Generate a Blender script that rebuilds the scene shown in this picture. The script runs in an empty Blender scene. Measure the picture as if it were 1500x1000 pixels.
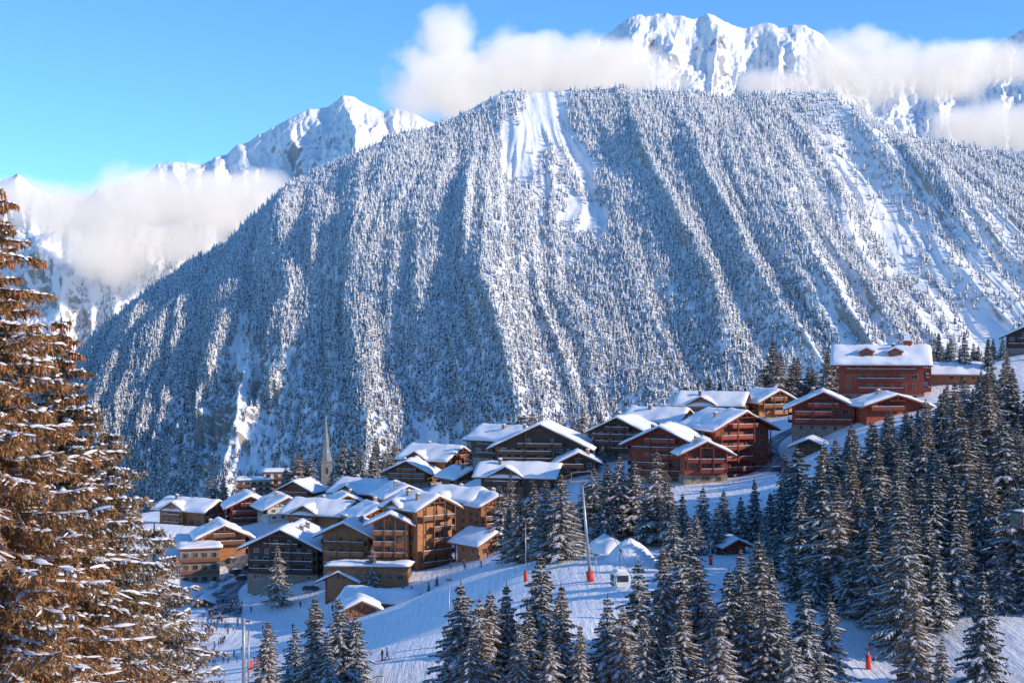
import bpy, math, random
import numpy as np
from mathutils import Vector
random.seed(7); rng=np.random.default_rng(7)
K=2083.333
C=bpy.context.scene.collection
R=math.radians
# ---------------- helpers
def lerp(xs,pts):
    p=sorted(pts); return np.interp(xs,[a for a,b in p],[b for a,b in p])
def vnoise(x,y,seed=0):
    x=np.asarray(x,float); y=np.asarray(y,float)
    xi=np.floor(x).astype(np.int64); yi=np.floor(y).astype(np.int64); fx=x-xi; fy=y-yi
    fx=fx*fx*(3-2*fx); fy=fy*fy*(3-2*fy)
    def h(a,b):
        n=(a*374761393+b*668265263+seed*1442695041)&0xffffffff
        n=((n^(n>>13))*1274126177)&0xffffffff
        n=(n^(n>>16))&0xffff
        return n/65535.0
    return (h(xi,yi)*(1-fx)+h(xi+1,yi)*fx)*(1-fy)+(h(xi,yi+1)*(1-fx)+h(xi+1,yi+1)*fx)*fy
def fbm(x,y,o=5,seed=0,g=.5):
    s=0;a=1;t=0
    for i in range(o):
        s=s+a*vnoise(x*2**i,y*2**i,seed+i*17); t+=a; a*=g
    return s/t
def ridged(x,y,o=5,seed=0,g=.5):
    s=0;a=1;t=0
    for i in range(o):
        s=s+a*(1-np.abs(2*vnoise(x*2**i,y*2**i,seed+i*31)-1)); t+=a; a*=g
    return s/t
def sstep(a,b,x):
    t=np.clip((x-a)/(b-a),0,1); return t*t*(3-2*t)
def npmesh(name,V,F,smooth=False):
    V=np.asarray(V,np.float32); F=np.asarray(F,np.int32)
    me=bpy.data.meshes.new(name); n=F.shape[1]
    me.vertices.add(len(V)); me.vertices.foreach_set('co',V.ravel())
    me.loops.add(F.size); me.loops.foreach_set('vertex_index',F.ravel())
    me.polygons.add(len(F)); me.polygons.foreach_set('loop_start',np.arange(0,F.size,n,dtype=np.int32))
    me.polygons.foreach_set('loop_total',np.full(len(F),n,np.int32))
    if smooth: me.polygons.foreach_set('use_smooth',np.ones(len(F),bool))
    me.update(calc_edges=True); return me
def link(name,me,m=None,parent=None,loc=None):
    o=bpy.data.objects.new(name,me); C.objects.link(o)
    if m is not None and me is not None and len(me.materials)==0: me.materials.append(m)
    if parent: o.parent=parent
    if loc is not None: o.location=loc
    return o
def tag(o,label=None,cat=None,group=None,kind=None):
    if label: o['label']=label
    if cat: o['category']=cat
    if group: o['group']=group
    if kind: o['kind']=kind
    return o
def thing(name,label,cat,loc=(0,0,0),rz=0,group=None):
    o=bpy.data.objects.new(name,None); C.objects.link(o); o.location=loc; o.rotation_euler=(0,0,rz)
    return tag(o,label,cat,group)
def dup(root,loc,rz=0,sc=1,label=None,group=None):
    r=root.copy(); C.objects.link(r); r.location=loc; r.rotation_euler=(0,0,rz); r.scale=(sc,sc,sc)
    if label: r['label']=label
    if group: r['group']=group
    for ch in list(root.children):
        c=ch.copy(); C.objects.link(c); c.parent=r
        for g in ch.children:
            d=g.copy(); C.objects.link(d); d.parent=c
    return r
class MB:
    def __init__(s): s.v=[];s.f=[];s.m=[]
    def face(s,pts,m=0):
        n=len(s.v); s.v+= [tuple(p) for p in pts]; s.f.append(tuple(range(n,n+len(pts)))); s.m.append(m)
    def box(s,c,d,m=0,rz=0,taper=1):
        n=len(s.v); cs,sn=math.cos(rz),math.sin(rz)
        for dz in (-.5,.5):
            k=taper if dz>0 else 1
            for dx,dy in ((-.5,-.5),(.5,-.5),(.5,.5),(-.5,.5)):
                x=dx*d[0]*k;y=dy*d[1]*k
                s.v.append((c[0]+x*cs-y*sn,c[1]+x*sn+y*cs,c[2]+dz*d[2]))
        for q in ((0,3,2,1),(4,5,6,7),(0,1,5,4),(1,2,6,5),(2,3,7,6),(3,0,4,7)):
            s.f.append(tuple(n+i for i in q)); s.m.append(m)
    def tube(s,p0,p1,r0,r1,n=8,m=0,cap=True):
        p0=Vector(p0);p1=Vector(p1);d=(p1-p0).normalized()
        a=d.orthogonal().normalized();b=d.cross(a); k=len(s.v)
        for p,r in ((p0,r0),(p1,r1)):
            for i in range(n):
                t=2*math.pi*i/n; q=p+a*math.cos(t)*r+b*math.sin(t)*r; s.v.append(tuple(q))
        for i in range(n):
            j=(i+1)%n; s.f.append((k+i,k+j,k+n+j,k+n+i)); s.m.append(m)
        if cap:
            s.f.append(tuple(k+n-1-i for i in range(n))); s.m.append(m)
            s.f.append(tuple(k+n+i for i in range(n))); s.m.append(m)
    def prism(s,prof,y0,y1,m=0,axis=0,c=(0,0,0)):
        k=len(s.v);n=len(prof)
        for y in (y0,y1):
            for x,z in prof: s.v.append((c[0]+x,c[1]+y,c[2]+z) if axis==0 else (c[0]+y,c[1]-x,c[2]+z))
        s.f.append(tuple(range(k,k+n)));s.m.append(m)
        s.f.append(tuple(k+2*n-1-i for i in range(n)));s.m.append(m)
        for i in range(n):
            j=(i+1)%n; s.f.append((k+j,k+i,k+n+i,k+n+j)); s.m.append(m)
    def blob(s,c,r,m=0,n=8,k=5,jit=.12,rd=random):
        b=len(s.v)
        for i in range(k+1):
            ph=math.pi*i/k
            for j in range(n):
                t=2*math.pi*j/n; q=1+rd.uniform(-jit,jit)
                if i in(0,k): q=1
                s.v.append((c[0]+r[0]*math.sin(ph)*math.cos(t)*q,c[1]+r[1]*math.sin(ph)*math.sin(t)*q,c[2]+r[2]*math.cos(ph)*q))
        for i in range(k):
            for j in range(n):
                s.f.append((b+i*n+j,b+(i+1)*n+j,b+(i+1)*n+(j+1)%n,b+i*n+(j+1)%n)); s.m.append(m)
    def mesh(s,name,mats=None,smooth=False):
        me=bpy.data.meshes.new(name); me.from_pydata(s.v,[],s.f)
        if mats:
            for q in mats: me.materials.append(q)
        me.polygons.foreach_set('material_index',s.m)
        if smooth: me.polygons.foreach_set('use_smooth',[True]*len(s.f))
        me.update(); return me
    def build(s,name,mats,parent=None,smooth=False,loc=None):
        if not isinstance(mats,(list,tuple)): mats=[mats]
        o=bpy.data.objects.new(name,s.mesh(name,mats,smooth)); C.objects.link(o)
        if parent: o.parent=parent
        if loc is not None: o.location=loc
        return o
# ---------------- materials
def nm(name):
    m=bpy.data.materials.new(name); m.use_nodes=True; nt=m.node_tree; b=nt.nodes['Principled BSDF']
    return m,nt,b
def N(nt,t,**k):
    n=nt.nodes.new(t)
    for a,v in k.items(): setattr(n,a,v)
    return n
def coord(nt,scale=(1,1,1),obj=True):
    if obj: tc=N(nt,'ShaderNodeTexCoord').outputs['Object']
    else: tc=N(nt,'ShaderNodeNewGeometry').outputs['Position']
    mp=N(nt,'ShaderNodeMapping'); mp.inputs['Scale'].default_value=scale
    nt.links.new(tc,mp.inputs['Vector']); return mp.outputs['Vector']
def noise(nt,vec,scale,detail=4,rough=.55):
    n=N(nt,'ShaderNodeTexNoise'); n.inputs['Scale'].default_value=scale; n.inputs['Detail'].default_value=detail; n.inputs['Roughness'].default_value=rough
    nt.links.new(vec,n.inputs['Vector']); return n.outputs['Fac']
def mrange(nt,v,a,b,c=0,d=1):
    n=N(nt,'ShaderNodeMapRange'); n.inputs[1].default_value=a;n.inputs[2].default_value=b;n.inputs[3].default_value=c;n.inputs[4].default_value=d
    nt.links.new(v,n.inputs[0]); return n.outputs[0]
def mix(nt,f,a,b):
    n=N(nt,'ShaderNodeMix',data_type='RGBA')
    if isinstance(f,(int,float)): n.inputs[0].default_value=f
    else: nt.links.new(f,n.inputs[0])
    for i,q in ((6,a),(7,b)):
        if isinstance(q,tuple): n.inputs[i].default_value=(*q,1)
        else: nt.links.new(q,n.inputs[i])
    return n.outputs[2]
def mth(nt,op,a,b=0.):
    n=N(nt,'ShaderNodeMath',operation=op)
    for i,q in ((0,a),(1,b)):
        if isinstance(q,(int,float)): n.inputs[i].default_value=q
        else: nt.links.new(q,n.inputs[i])
    return n.outputs[0]
def bump(nt,b,h,st,dist):
    n=N(nt,'ShaderNodeBump'); n.inputs['Strength'].default_value=st; n.inputs['Distance'].default_value=dist
    nt.links.new(h,n.inputs['Height']); nt.links.new(n.outputs[0],b.inputs['Normal'])
def simple(name,c1,c2=None,scale=1,st=(1,1,1),rough=.8,bm=0,bd=.05,metal=0,lo=.35,hi=.65):
    m,nt,b=nm(name); b.inputs['Roughness'].default_value=rough; b.inputs['Metallic'].default_value=metal
    c2=c2 or tuple(x*.7 for x in c1)
    v=coord(nt,st); f=noise(nt,v,scale)
    nt.links.new(mix(nt,mrange(nt,f,lo,hi),c1,c2),b.inputs['Base Color'])
    if bm: bump(nt,b,f,bm,bd)
    return m
def normz(nt):
    g=N(nt,'ShaderNodeNewGeometry'); s=N(nt,'ShaderNodeSeparateXYZ'); nt.links.new(g.outputs['Normal'],s.inputs[0]); return s.outputs['Z']
def treemat(name,a,b_,thr,sc,snowc=(.84,.86,.9),sof=.12,zk=.30,fs=.4,alt=None):
    m,nt,b=nm(name); b.inputs['Roughness'].default_value=.85
    b.inputs['Specular IOR Level'].default_value=.1
    v=coord(nt,obj=False); f=noise(nt,v,sc,3,.7)
    oi=N(nt,'ShaderNodeObjectInfo')
    f2=noise(nt,v,sc*fs,3)
    fol=mix(nt,mrange(nt,mth(nt,'ADD',f2,mth(nt,'MULTIPLY',oi.outputs['Random'],.35)),.45,.85),a,b_)
    z=normz(nt)
    s=mth(nt,'ADD',f,mth(nt,'MULTIPLY',z,zk))
    if alt:   # the frost is heavier higher up the mountain
        sp=N(nt,'ShaderNodeSeparateXYZ'); nt.links.new(coord(nt,obj=False),sp.inputs[0])
        s=mth(nt,'ADD',s,mrange(nt,sp.outputs['Z'],-350,500,alt[0],alt[1]))
    nt.links.new(mix(nt,mrange(nt,s,thr,thr+sof),fol,snowc),b.inputs['Base Color'])
    return m
M={}
def snowmat(name,c=(.86,.88,.92),c2=(.78,.81,.87),sc=.15,bs=.35,bd=.4,tracks=False):
    m,nt,b=nm(name); b.inputs['Roughness'].default_value=.75; b.inputs['Specular IOR Level'].default_value=.2
    v=coord(nt,obj=False); f=noise(nt,v,sc,6,.6)
    nt.links.new(mix(nt,mrange(nt,f,.35,.65),c,c2),b.inputs['Base Color'])
    if tracks:
        mp=N(nt,'ShaderNodeMapping'); mp.inputs['Rotation'].default_value=(0,0,R(25)); mp.inputs['Scale'].default_value=(1.3,.07,1)
        nt.links.new(coord(nt,obj=False),mp.inputs['Vector']); f2=noise(nt,mp.outputs[0],.7,5,.7)
        v3=noise(nt,coord(nt,obj=False),1.6,3,.6)
        f=mth(nt,'ADD',mth(nt,'ADD',f,mth(nt,'MULTIPLY',f2,1.3)),mth(nt,'MULTIPLY',v3,.3))
    bump(nt,b,f,bs,bd); return m
M['snow']=snowmat('snow_roof',c=(.88,.88,.89),c2=(.80,.81,.83),sc=.6,bs=.4,bd=.25)
M['ground']=snowmat('snow_ground',c=(.9,.9,.91),c2=(.82,.83,.86),sc=.35,bs=.6,bd=.7,tracks=True)
M['snowy']=snowmat('tree_snow',c=(.88,.88,.9),c2=(.8,.8,.84),sc=6,bs=.4,bd=.05)
def mountmat(name,thr,rock1,rock2,sc,bd=16,k=.9):
    m,nt,b=nm(name); b.inputs['Roughness'].default_value=.85; b.inputs['Specular IOR Level'].default_value=.1
    v=coord(nt,obj=False); f=noise(nt,v,sc,8,.65); f2=noise(nt,v,sc*5,5,.6)
    z=normz(nt)
    s=mth(nt,'ADD',z,mth(nt,'MULTIPLY',mth(nt,'SUBTRACT',f,.5),k))
    rock=mix(nt,f2,rock1,rock2)
    nt.links.new(mix(nt,mrange(nt,s,thr-.08,thr+.06),rock,(.85,.855,.865)),b.inputs['Base Color'])
    bump(nt,b,mth(nt,'ADD',f,mth(nt,'MULTIPLY',f2,.3)),.6,bd); return m
M['mount']=mountmat('mountain_snow_rock',.40,(.28,.25,.22),(.5,.46,.42),.006)
M['peak']=mountmat('peak_snow_rock',.25,(.26,.26,.29),(.46,.45,.46),.004,34,.9)
M['fmount']=treemat('far_forest',(.028,.050,.055),(.14,.11,.08),.535,.20,(.85,.86,.87),.12,.24,alt=(-.075,.03))
M['dark']=treemat('conifer_dark',(.045,.068,.05),(.16,.13,.075),.565,2.8,sof=.24)
M['warm']=treemat('conifer_warm',(.12,.095,.05),(.30,.18,.085),.565,2.8,sof=.24)
M['bark']=simple('bark',(.12,.08,.05),(.06,.04,.03),3,(1,1,.3),bm=.6)
def wood(name,c): return simple(name,c,tuple(x*.5 for x in c),1.2,(1,1,6),rough=.7,bm=.3)
M['red']=wood('wood_red',(.42,.075,.038)); M['honey']=wood('wood_honey',(.56,.235,.09)); M['brown']=wood('wood_brown',(.45,.18,.08))
M['darkw']=wood('wood_dark',(.13,.078,.052)); M['white']=simple('render_white',(.62,.6,.56),(.5,.48,.45),.4)
M['stone']=simple('stone',(.36,.29,.23),(.2,.16,.13),1.6,rough=.9,bm=.8,bd=.1)
M['trim']=wood('wood_trim',(.28,.11,.05)); M['trimd']=wood('wood_trim_dark',(.10,.05,.035)); M['trimr']=wood('wood_trim_red',(.26,.05,.03))
M['frame']=simple('window_frame',(.42,.25,.14),(.3,.18,.1),2); M['framew']=simple('window_frame_white',(.6,.58,.55),(.5,.5,.5),2)
m,nt,b=nm('glass_dark'); v=coord(nt,obj=False)
nt.links.new(mix(nt,mrange(nt,noise(nt,v,.35,1),.4,.6),(.02,.025,.035),(.12,.10,.08)),b.inputs['Base Color']); b.inputs['Roughness'].default_value=.12; M['glass']=m
M['metal']=simple('grey_metal',(.42,.43,.45),(.3,.31,.33),1,rough=.45,metal=.5)
M['dmetal']=simple('dark_metal',(.1,.1,.11),(.06,.06,.07),1,rough=.5,metal=.3)
M['redp']=simple('red_padding',(.66,.06,.03),(.52,.04,.03),2,rough=.6)
M['asph']=simple('asphalt',(.13,.13,.14),(.5,.51,.54),.3,rough=.8,lo=.45,hi=.7)
M['churchs']=simple('church_stone',(.23,.235,.25),(.15,.155,.17),1.2,bm=.5)
M['slate']=simple('spire_slate',(.17,.18,.20),(.42,.44,.48),1.2,(1,1,.4),rough=.7,lo=.5,hi=.78)
M['cone']=simple('cone_orange',(.50,.15,.04),(.30,.09,.03),9)
M['rubber']=simple('tyre_rubber',(.03,.03,.03),(.02,.02,.02),4)
# ---------------- terrain control
cp=[]
def ctl(u,v,Y): cp.append(((u-750)/K*Y,Y,(500-v)/K*Y))
for a in [(562,958,205),(600,1000,187),(350,960,320),(310,905,365),(400,1000,280),(470,900,360),(540,897,340),(700,830,350),(640,900,290),(720,870,280),(760,900,250),
 (860,850,270),(900,870,250),(1000,800,300),(1000,715,375),(900,760,350),(1100,705,375),(1160,640,420),(1150,680,400),(1200,660,390),(1450,720,300),(1450,570,430),(1600,540,430),(1300,960,205),(1270,985,200),
 (1450,1000,188),(1200,900,230),(1150,750,330),(1350,850,240),(1500,860,230),(1450,930,205),(1300,760,290),(1300,680,330),(1380,640,360),(1200,760,320),(330,870,410),(250,765,480),(640,860,330),(1040,825,285),(1080,760,330),(800,815,300),(620,930,235),(960,960,190),(800,990,180),
 (560,700,520),(440,735,540),(300,740,560),(285,880,400),(260,830,430)]: ctl(*a)
cp+= [(0,0,-12),(0,50,-30),(-15,120,-43),(-17,45,-24),(40,60,-32),(60,130,-42),(-60,150,-58),(-100,220,-68),(-160,380,-74),(-220,500,-64),(150,200,-28),(210,300,-14),(260,450,6),(-60,20,-20),(80,10,-15),
 (-120,680,-100),(0,640,-80),(100,600,-55),(200,620,-40),(-300,800,-170),(0,850,-160),(200,850,-120),(400,900,-100),(-600,1500,-420),(0,1500,-420),(600,1500,-400),(-900,2600,-430),(0,2600,-430),(900,2600,-430),(-500,300,-110),(500,300,30),(-600,900,-250)]
H=[
(1290,585,507,430,90,118,76,'red',4,'large dark red chalet with two dormers high above the road, topmost on the right',dict(dorm=2,cup=1)),
(1206,628,572,408,88,70,-12,'red',3,'red chalet with wide snowy gable just left below the large dormered chalet',{}),
(1300,606,576,398,84,50,8,'red',2,'low red gabled wing in front of the large dormered chalet',{}),
(1398,556,533,440,50,68,80,'brown',1,'low snow roofed house among trees right of the large red chalet',{}),
(1502,515,478,470,52,50,-20,'dark',3,'dark chalet cut by the right edge of the photo above the trees',{}),
(1123,614,570,475,58,46,25,'honey',3,'orange brown chalet standing alone beside the bend of the road',{}),
(978,702,622,398,92,66,-22,'red',5,'tall red balconied chalet, left one of the red pair above the snow slope',{}),
(1064,700,600,412,92,80,26,'red',5,'tallest red balconied chalet of the pair above the snow slope, right one',{}),
(1030,704,644,384,62,36,4,'red',3,'low red gabled annex between the pair of tall red chalets',{}),
(917,668,609,440,74,60,-24,'dark',4,'dark chalet immediately left of the tall red pair',{}),
(966,650,598,462,60,74,60,'dark',3,'dark long roofed chalet behind the left tall red chalet',{}),
(1045,614,575,472,56,84,70,'brown',3,'brown chalet with broad snowy roof behind the tall red pair',dict(cross=1)),
(797,692,618,440,132,90,-8,'dark',4,'big dark brown chalet with broad snowy gable in the village centre',{}),
(738,678,624,462,60,66,52,'dark',3,'dark chalet close behind the left of the big dark gabled chalet',{}),
(762,718,678,420,56,104,76,'dark',2,'low long dark chalet in front of the big dark gabled chalet',dict(cross=1)),
(846,690,660,424,52,40,0,'dark',2,'small dark chalet at the right foot of the big dark gabled chalet',{}),
(640,706,652,500,62,76,56,'brown',3,'brown chalet with long snowy roof behind the big honey hotel',dict(cross=1)),
(606,708,672,488,60,50,-15,'brown',3,'smaller brown gabled chalet left of the long roofed brown one',{}),
(678,714,684,470,45,50,30,'brown',2,'small brown house between the back brown chalet and low dark chalet',{}),
(616,838,722,375,62,70,40,'honey',6,'tallest honey coloured timber hotel with rows of balconies in the middle of the village',dict(ch=2,cross=1)),
(576,826,748,372,52,44,-4,'brown',4,'brown timber gable wing stepping down on the left of the tallest hotel',dict(ch=1)),
(516,838,760,386,66,60,-12,'honey',4,'honey timber chalet with separate gable, left in the hotel row',dict(ch=2)),
(548,800,737,404,56,60,24,'brown',4,'brown gabled chalet rising behind the gap in the hotel row',dict(ch=1)),
(674,786,714,404,52,70,56,'honey',5,'honey balconied apartment chalet right behind the tallest honey hotel',dict(cross=1)),
(716,778,722,396,50,44,30,'brown',4,'brown gabled end block at the right end of the balconied apartment chalet',{}),
(428,842,768,395,104,84,-10,'dark',4,'dark timber chalet with wide snowy gable left of the honey chalets',dict(ch=2)),
(474,772,732,448,56,84,66,'brown',2,'brown house with long snowy roof right behind the dark gabled chalet',dict(cross=1)),
(536,736,702,485,54,70,60,'brown',2,'brown house with broad snow roof right of the church',dict(cross=1)),
(412,756,724,468,56,62,24,'white',2,'pale house with thick snow roof behind the dark gabled chalet',{}),
(588,752,708,440,56,60,20,'brown',3,'brown gabled house with snowy roof behind the tallest honey hotel',{}),
(282,776,730,490,46,84,62,'honey',3,'long orange brown apartment house at the far left of the village',dict(cross=1)),
(324,802,764,446,64,60,18,'honey',2,'low honey house with overhanging snow roof above the white shop block',{}),
(364,768,722,480,56,62,15,'red',3,'reddish chalet between the leftmost apartment house and the pale house',{}),
(503,860,833,362,44,36,-10,'red',1,'small red ski hut at the foot of the honey chalets',dict(ch=0)),
(560,893,864,348,38,104,68,'brown',1,'low long hut with thick snow roof beside the lift area',dict(ch=0)),
(528,899,874,336,40,40,10,'brown',1,'small brown hut at the near end of the low long hut',dict(ch=0)),
(1070,814,786,300,32,30,20,'red',1,'tiny red hut on the ski slope among the conifers',dict(ch=0)),
(706,808,776,366,52,50,40,'brown',1,'small hut buried in snow right of the tallest honey hotel',dict(ch=0)),
(1188,660,641,392,40,30,-20,'dark',1,'small dark garage hut below the left red chalet',dict(ch=0)),
(894,818,796,314,36,34,30,'brown',1,'low hut half buried beside a snow mound near the lift mast',dict(ch=0,mound=1)),
(300,890,874,392,22,20,10,'honey',1,'tiny honey kiosk on the plaza at lower left',dict(ch=0)),
(272,880,862,398,26,24,-10,'honey',1,'tiny honey kiosk beside the close conifers at lower left',dict(ch=0)),
(444,728,702,520,48,44,-20,'brown',2,'small brown house just left of the church among conifers',dict(ch=1)),
(505,748,722,470,44,44,15,'honey',2,'small honey house in front of the church between snowy roofs',dict(ch=1)),
]
FL=[(292,852,800,432,56,56,14,'stone',3,'tan shop block with rows of windows and a flat snow roof at far left'),
(541,853,828,360,118,34,-4,'brown',1,'low brown terrace building at the foot of the honey chalets'),
(372,726,702,560,50,40,10,'white',3,'low white modern block behind the reddish chalet'),
(404,728,690,565,34,40,10,'white',4,'taller white modern block left of the church')]
for h in H+FL: ctl(h[0],h[1],h[3])
P=np.array(cp,float)
def phi(r): return np.sqrt(r*r+12**2)
D=phi(np.hypot(P[:,None,0]-P[None,:,0],P[:,None,1]-P[None,:,1]))-np.eye(len(P))*1.5
A=np.zeros((len(P)+3,len(P)+3)); A[:len(P),:len(P)]=D; A[:len(P),-3]=1;A[:len(P),-2]=P[:,0];A[:len(P),-1]=P[:,1];A[-3:,:len(P)]=A[:len(P),-3:].T
W=np.linalg.solve(A,np.r_[P[:,2],0,0,0])
def gz(x,y):
    x=np.asarray(x,float);y=np.asarray(y,float)
    s=W[-3]+W[-2]*x+W[-1]*y
    for i in range(len(P)): s=s+W[i]*phi(np.hypot(x-P[i,0],y-P[i,1]))
    return s+1.6*(fbm(x/22,y/22,3,5)-.5)
YS=np.arange(60,760,1.0)
def hit(u,v):
    xs=(u-750)/K*YS; zs=(500-v)/K*YS; g=gz(xs,YS); k=np.nonzero(g>=zs)[0]
    k=k[0] if len(k) else None
    if k is None: return None
    Y=YS[k]; return Vector((xs[k],Y,g[k]))
xs=np.r_[-1800:-320:40,-320:320:2.5,320:1801:40]; ys=np.r_[-80:60:6,60:640:2.5,640:2800:30]
X,Yg=np.meshgrid(xs,ys); Z=gz(X,Yg)
def gridmesh(name,X,Y,Z):
    h,w=X.shape; V=np.stack([X,Y,Z],-1).reshape(-1,3); i=np.arange(h*w).reshape(h,w)
    F=np.stack([i[:-1,:-1],i[:-1,1:],i[1:,1:],i[1:,:-1]],-1).reshape(-1,4); return npmesh(name,V,F,True)
tag(link('ground',gridmesh('ground',X,Yg,Z),M['ground']),kind='structure',label='snow covered ski slope and village ground')
def road(pts,wd,name,label):
    pw=[hit(u,v) for u,v in pts]; pw=[p for p in pw if p is not None]
    pp=[]
    for a,b in zip(pw[:-1],pw[1:]):
        n=max(2,int((b-a).length/2))
        for i in range(n): pp.append(a.lerp(b,i/n))
    pp.append(pw[-1]); arr=np.array([[p.x,p.y] for p in pp])
    for _ in range(20): arr[1:-1]=(arr[:-2]+arr[2:]+arr[1:-1])/3
    d=np.gradient(arr,axis=0); d/=np.linalg.norm(d,axis=1)[:,None]+1e-6; n=np.stack([-d[:,1],d[:,0]],1)
    cols=[]
    for k in np.linspace(-.5,.5,7):
        q=arr+n*k*wd; cols.append(np.stack([q[:,0],q[:,1],gz(q[:,0],q[:,1])+.25],1))
    G=np.stack(cols,1); tag(link(name,gridmesh(name,G[...,0],G[...,1],G[...,2]),M['asph']),kind='structure',label=label)
road([(1225,612),(1180,622),(1145,635),(1115,655),(1118,668),(1140,685),(1170,690)],7,'road','grey cleared road bending below the red chalets')
road([(330,905),(325,870),(345,850),(380,845),(350,815),(335,800)],8,'street','wet grey street through the left of the village')
# snow mound near the lift mast
p=hit(925,822); th=np.linspace(0,2*np.pi,33)[:-1]; rr_=np.linspace(0,1,12); RR,TT=np.meshgrid(rr_,th,indexing='ij')
mx=p.x+RR*5.6*np.cos(TT)*(1+.2*(fbm(np.cos(TT)*2+5,np.sin(TT)*2+5,2,3)-.5)); my=p.y+2+RR*5*np.sin(TT); mz=gz(mx,my)-.25+4.0*np.cos(RR*np.pi/2)**1.2*(.75+.5*fbm(mx/1.7,my/1.7,3,8))
V=np.stack([mx,my,mz],-1).reshape(-1,3); F=[]
for i in range(11):
    for j in range(32): F.append((i*32+j,(i+1)*32+j,(i+1)*32+(j+1)%32,i*32+(j+1)%32))
tag(link('snow_mound',npmesh('snow_mound',V,F,True),M['ground']),kind='structure',label='heap of ploughed snow beside the lift mast')
# ---------------- mountains
def sheet(name,ridge,zb_v,Yb,Yr,shear,s0,s1,ns,nt,disp,m,label,back=1200):
    s=np.linspace(s0,s1,ns); t=np.linspace(0,1,nt); S,T=np.meshgrid(s,t)
    ur=s; vr=lerp(s,ridge); yb=lerp(s,Yb); yr=lerp(s,Yr); ub=s+lerp(s,shear)
    Rr=np.stack([(ur-750)/K*yr,yr,(500-vr)/K*yr],-1)
    vb=lerp(s,zb_v); B=np.stack([(ub-750)/K*yb,yb,(500-vb)/K*yb],-1)
    G=B[None]+(Rr-B)[None]*T[...,None]
    off,aux=disp(S,T,G); G=G+off
    nb=14; bk=[]
    for i in range(1,nb+1):
        f=i/nb; q=G[-1].copy(); q[:,1]+=back*f; q[:,2]-=back*.75*f; q[:,0]+=(fbm(s/30,np.full_like(s,f*4),3,9)-.5)*60*f; bk.append(q)
    A=np.concatenate([G,np.array(bk)],0)
    tag(link(name,gridmesh(name,A[...,0],A[...,1],A[...,2]),m),kind='structure',label=label)
    return s,t,G,aux
def dmain(S,T,G):
    c=S+150*(fbm(S/230,S*0+3.3,3,3)-.5)+80*(fbm(S/150,T*2.2,3,8)-.5)+14*(fbm(S/30,T*7,2,18)-.5)
    m0=.5+1.0*fbm(S/200,T*1.4,2,70); m1=.4+1.2*fbm(S/130,T*1.8,2,71); m2=.3+1.4*fbm(S/90+9,T*2.6,2,72)
    a0=1-np.abs(2*vnoise(c/165+2,T*.7,10)-1)
    a=1-np.abs(2*vnoise(c/80,T*1.0,11)-1); b=1-np.abs(2*vnoise(c/38+5+(1-T)*2.0*(vnoise(S/120,T*0+2,5)-.5),T*1.5,12)-1)
    b2=1-np.abs(2*vnoise(c/19+15,T*2.6,19)-1)
    d=ridged(c/9,T*8,3,14)
    low=sstep(.95,.45,T); w2=.16*(.5+.7*low)
    g=(.18*a0*m0+.26*a*m1+.26*b*m2+w2*b2+.20*d)/(.18*m0+.26*m1+.26*m2+w2+.20)
    fade=.3+.7*sstep(1,.8,T)
    rav=np.exp(-((S-385)/85)**2-((T-.30)/.15)**2)
    h=((a0-.5)*150*m0+(a-.5)*66*m1+(b-.5)*44*m2+(b2-.5)*28*(.5+.7*low)+(d-.5)*18+(fbm(S/170,T*3.0,4,21)-.5)*190)*fade
    h=h+rav*((ridged(S/24,T*8,5,61)-.5)*230-60)
    h*=sstep(-200,250,S)*.5+.5
    o=np.stack([-h*.15,-h*.62,h*.55],-1); return o,g-rav*.25
ridgeM=[(-250,650),(0,600),(100,520),(150,482),(200,445),(300,372),(400,297),(480,248),(560,217),(640,187),(700,152),(740,132),(830,124),(900,127),(960,138),(1060,145),(1130,147),(1220,143),(1260,172),(1300,188),(1400,212),(1500,225),(1700,260),(1900,290)]
sM,tM,GM,gM=sheet('mountain',ridgeM,[(-250,800),(1900,800)],[(-250,4300),(150,4080),(600,3380),(900,3050),(1900,3000)],[(-250,4700),(150,4700),(450,4950),(700,5000),(1200,4950),(1500,4700),(1900,4500)],
 [(-250,-80),(150,-90),(420,-90),(560,-30),(650,50),(760,160),(900,310),(1100,450),(1300,580),(1900,850)],-250,1900,1300,430,dmain,M['mount'],'huge forested snowy mountain filling the background')
def dpeak(amp,sx,ty,seed,dirx=0,g=.5):
    def f(S,T,G):
        c=S+dirx*(1-T)*100
        h=(ridged(c/sx,T*ty,6,seed,g)-.6)*amp+(fbm(c/(sx*3),T*ty*.4,3,seed+5)-.5)*amp*.9
        h=h*(.4+.6*sstep(1,.8,T))
        return np.stack([h*.0,-h*.6,h*.5],-1),h
    return f
sheet('far_ridge',[(-300,300),(-60,268),(0,262),(25,253),(45,270),(100,292),(160,275),(210,256),(240,242),(270,240),(300,232),(340,212),(362,202),(400,190),(430,178),(460,165),(490,158),(520,151),(545,160),(565,174),(580,168),(605,174),(640,182),(700,200),(800,230),(1000,300)],
 [(-300,520),(1000,520)],[(-300,6900),(1000,6900)],[(-300,8600),(1000,8600)],[(-300,0),(1000,-60)],-300,1000,640,240,dpeak(420,60,2.8,40,-.5,.54),M['peak'],'snowy rocky range behind the left of the mountain')
def dmid(S,T,G):
    o,h=dpeak(260,60,3,60)(S,T,G); return o,ridged(S/45,T*2,3,77)
sL,tL,GL,gL=sheet('forested_ridge',[(-300,440),(-100,410),(0,372),(60,345),(150,322),(250,330),(350,300),(420,272),(500,245),(600,240)],
 [(-300,640),(600,640)],[(-300,5600),(600,5600)],[(-300,6700),(600,6700)],[(-300,0),(600,0)],-300,600,360,140,dmid,M['mount'],'lower forested ridge at the left behind the mountain',700)
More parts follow.
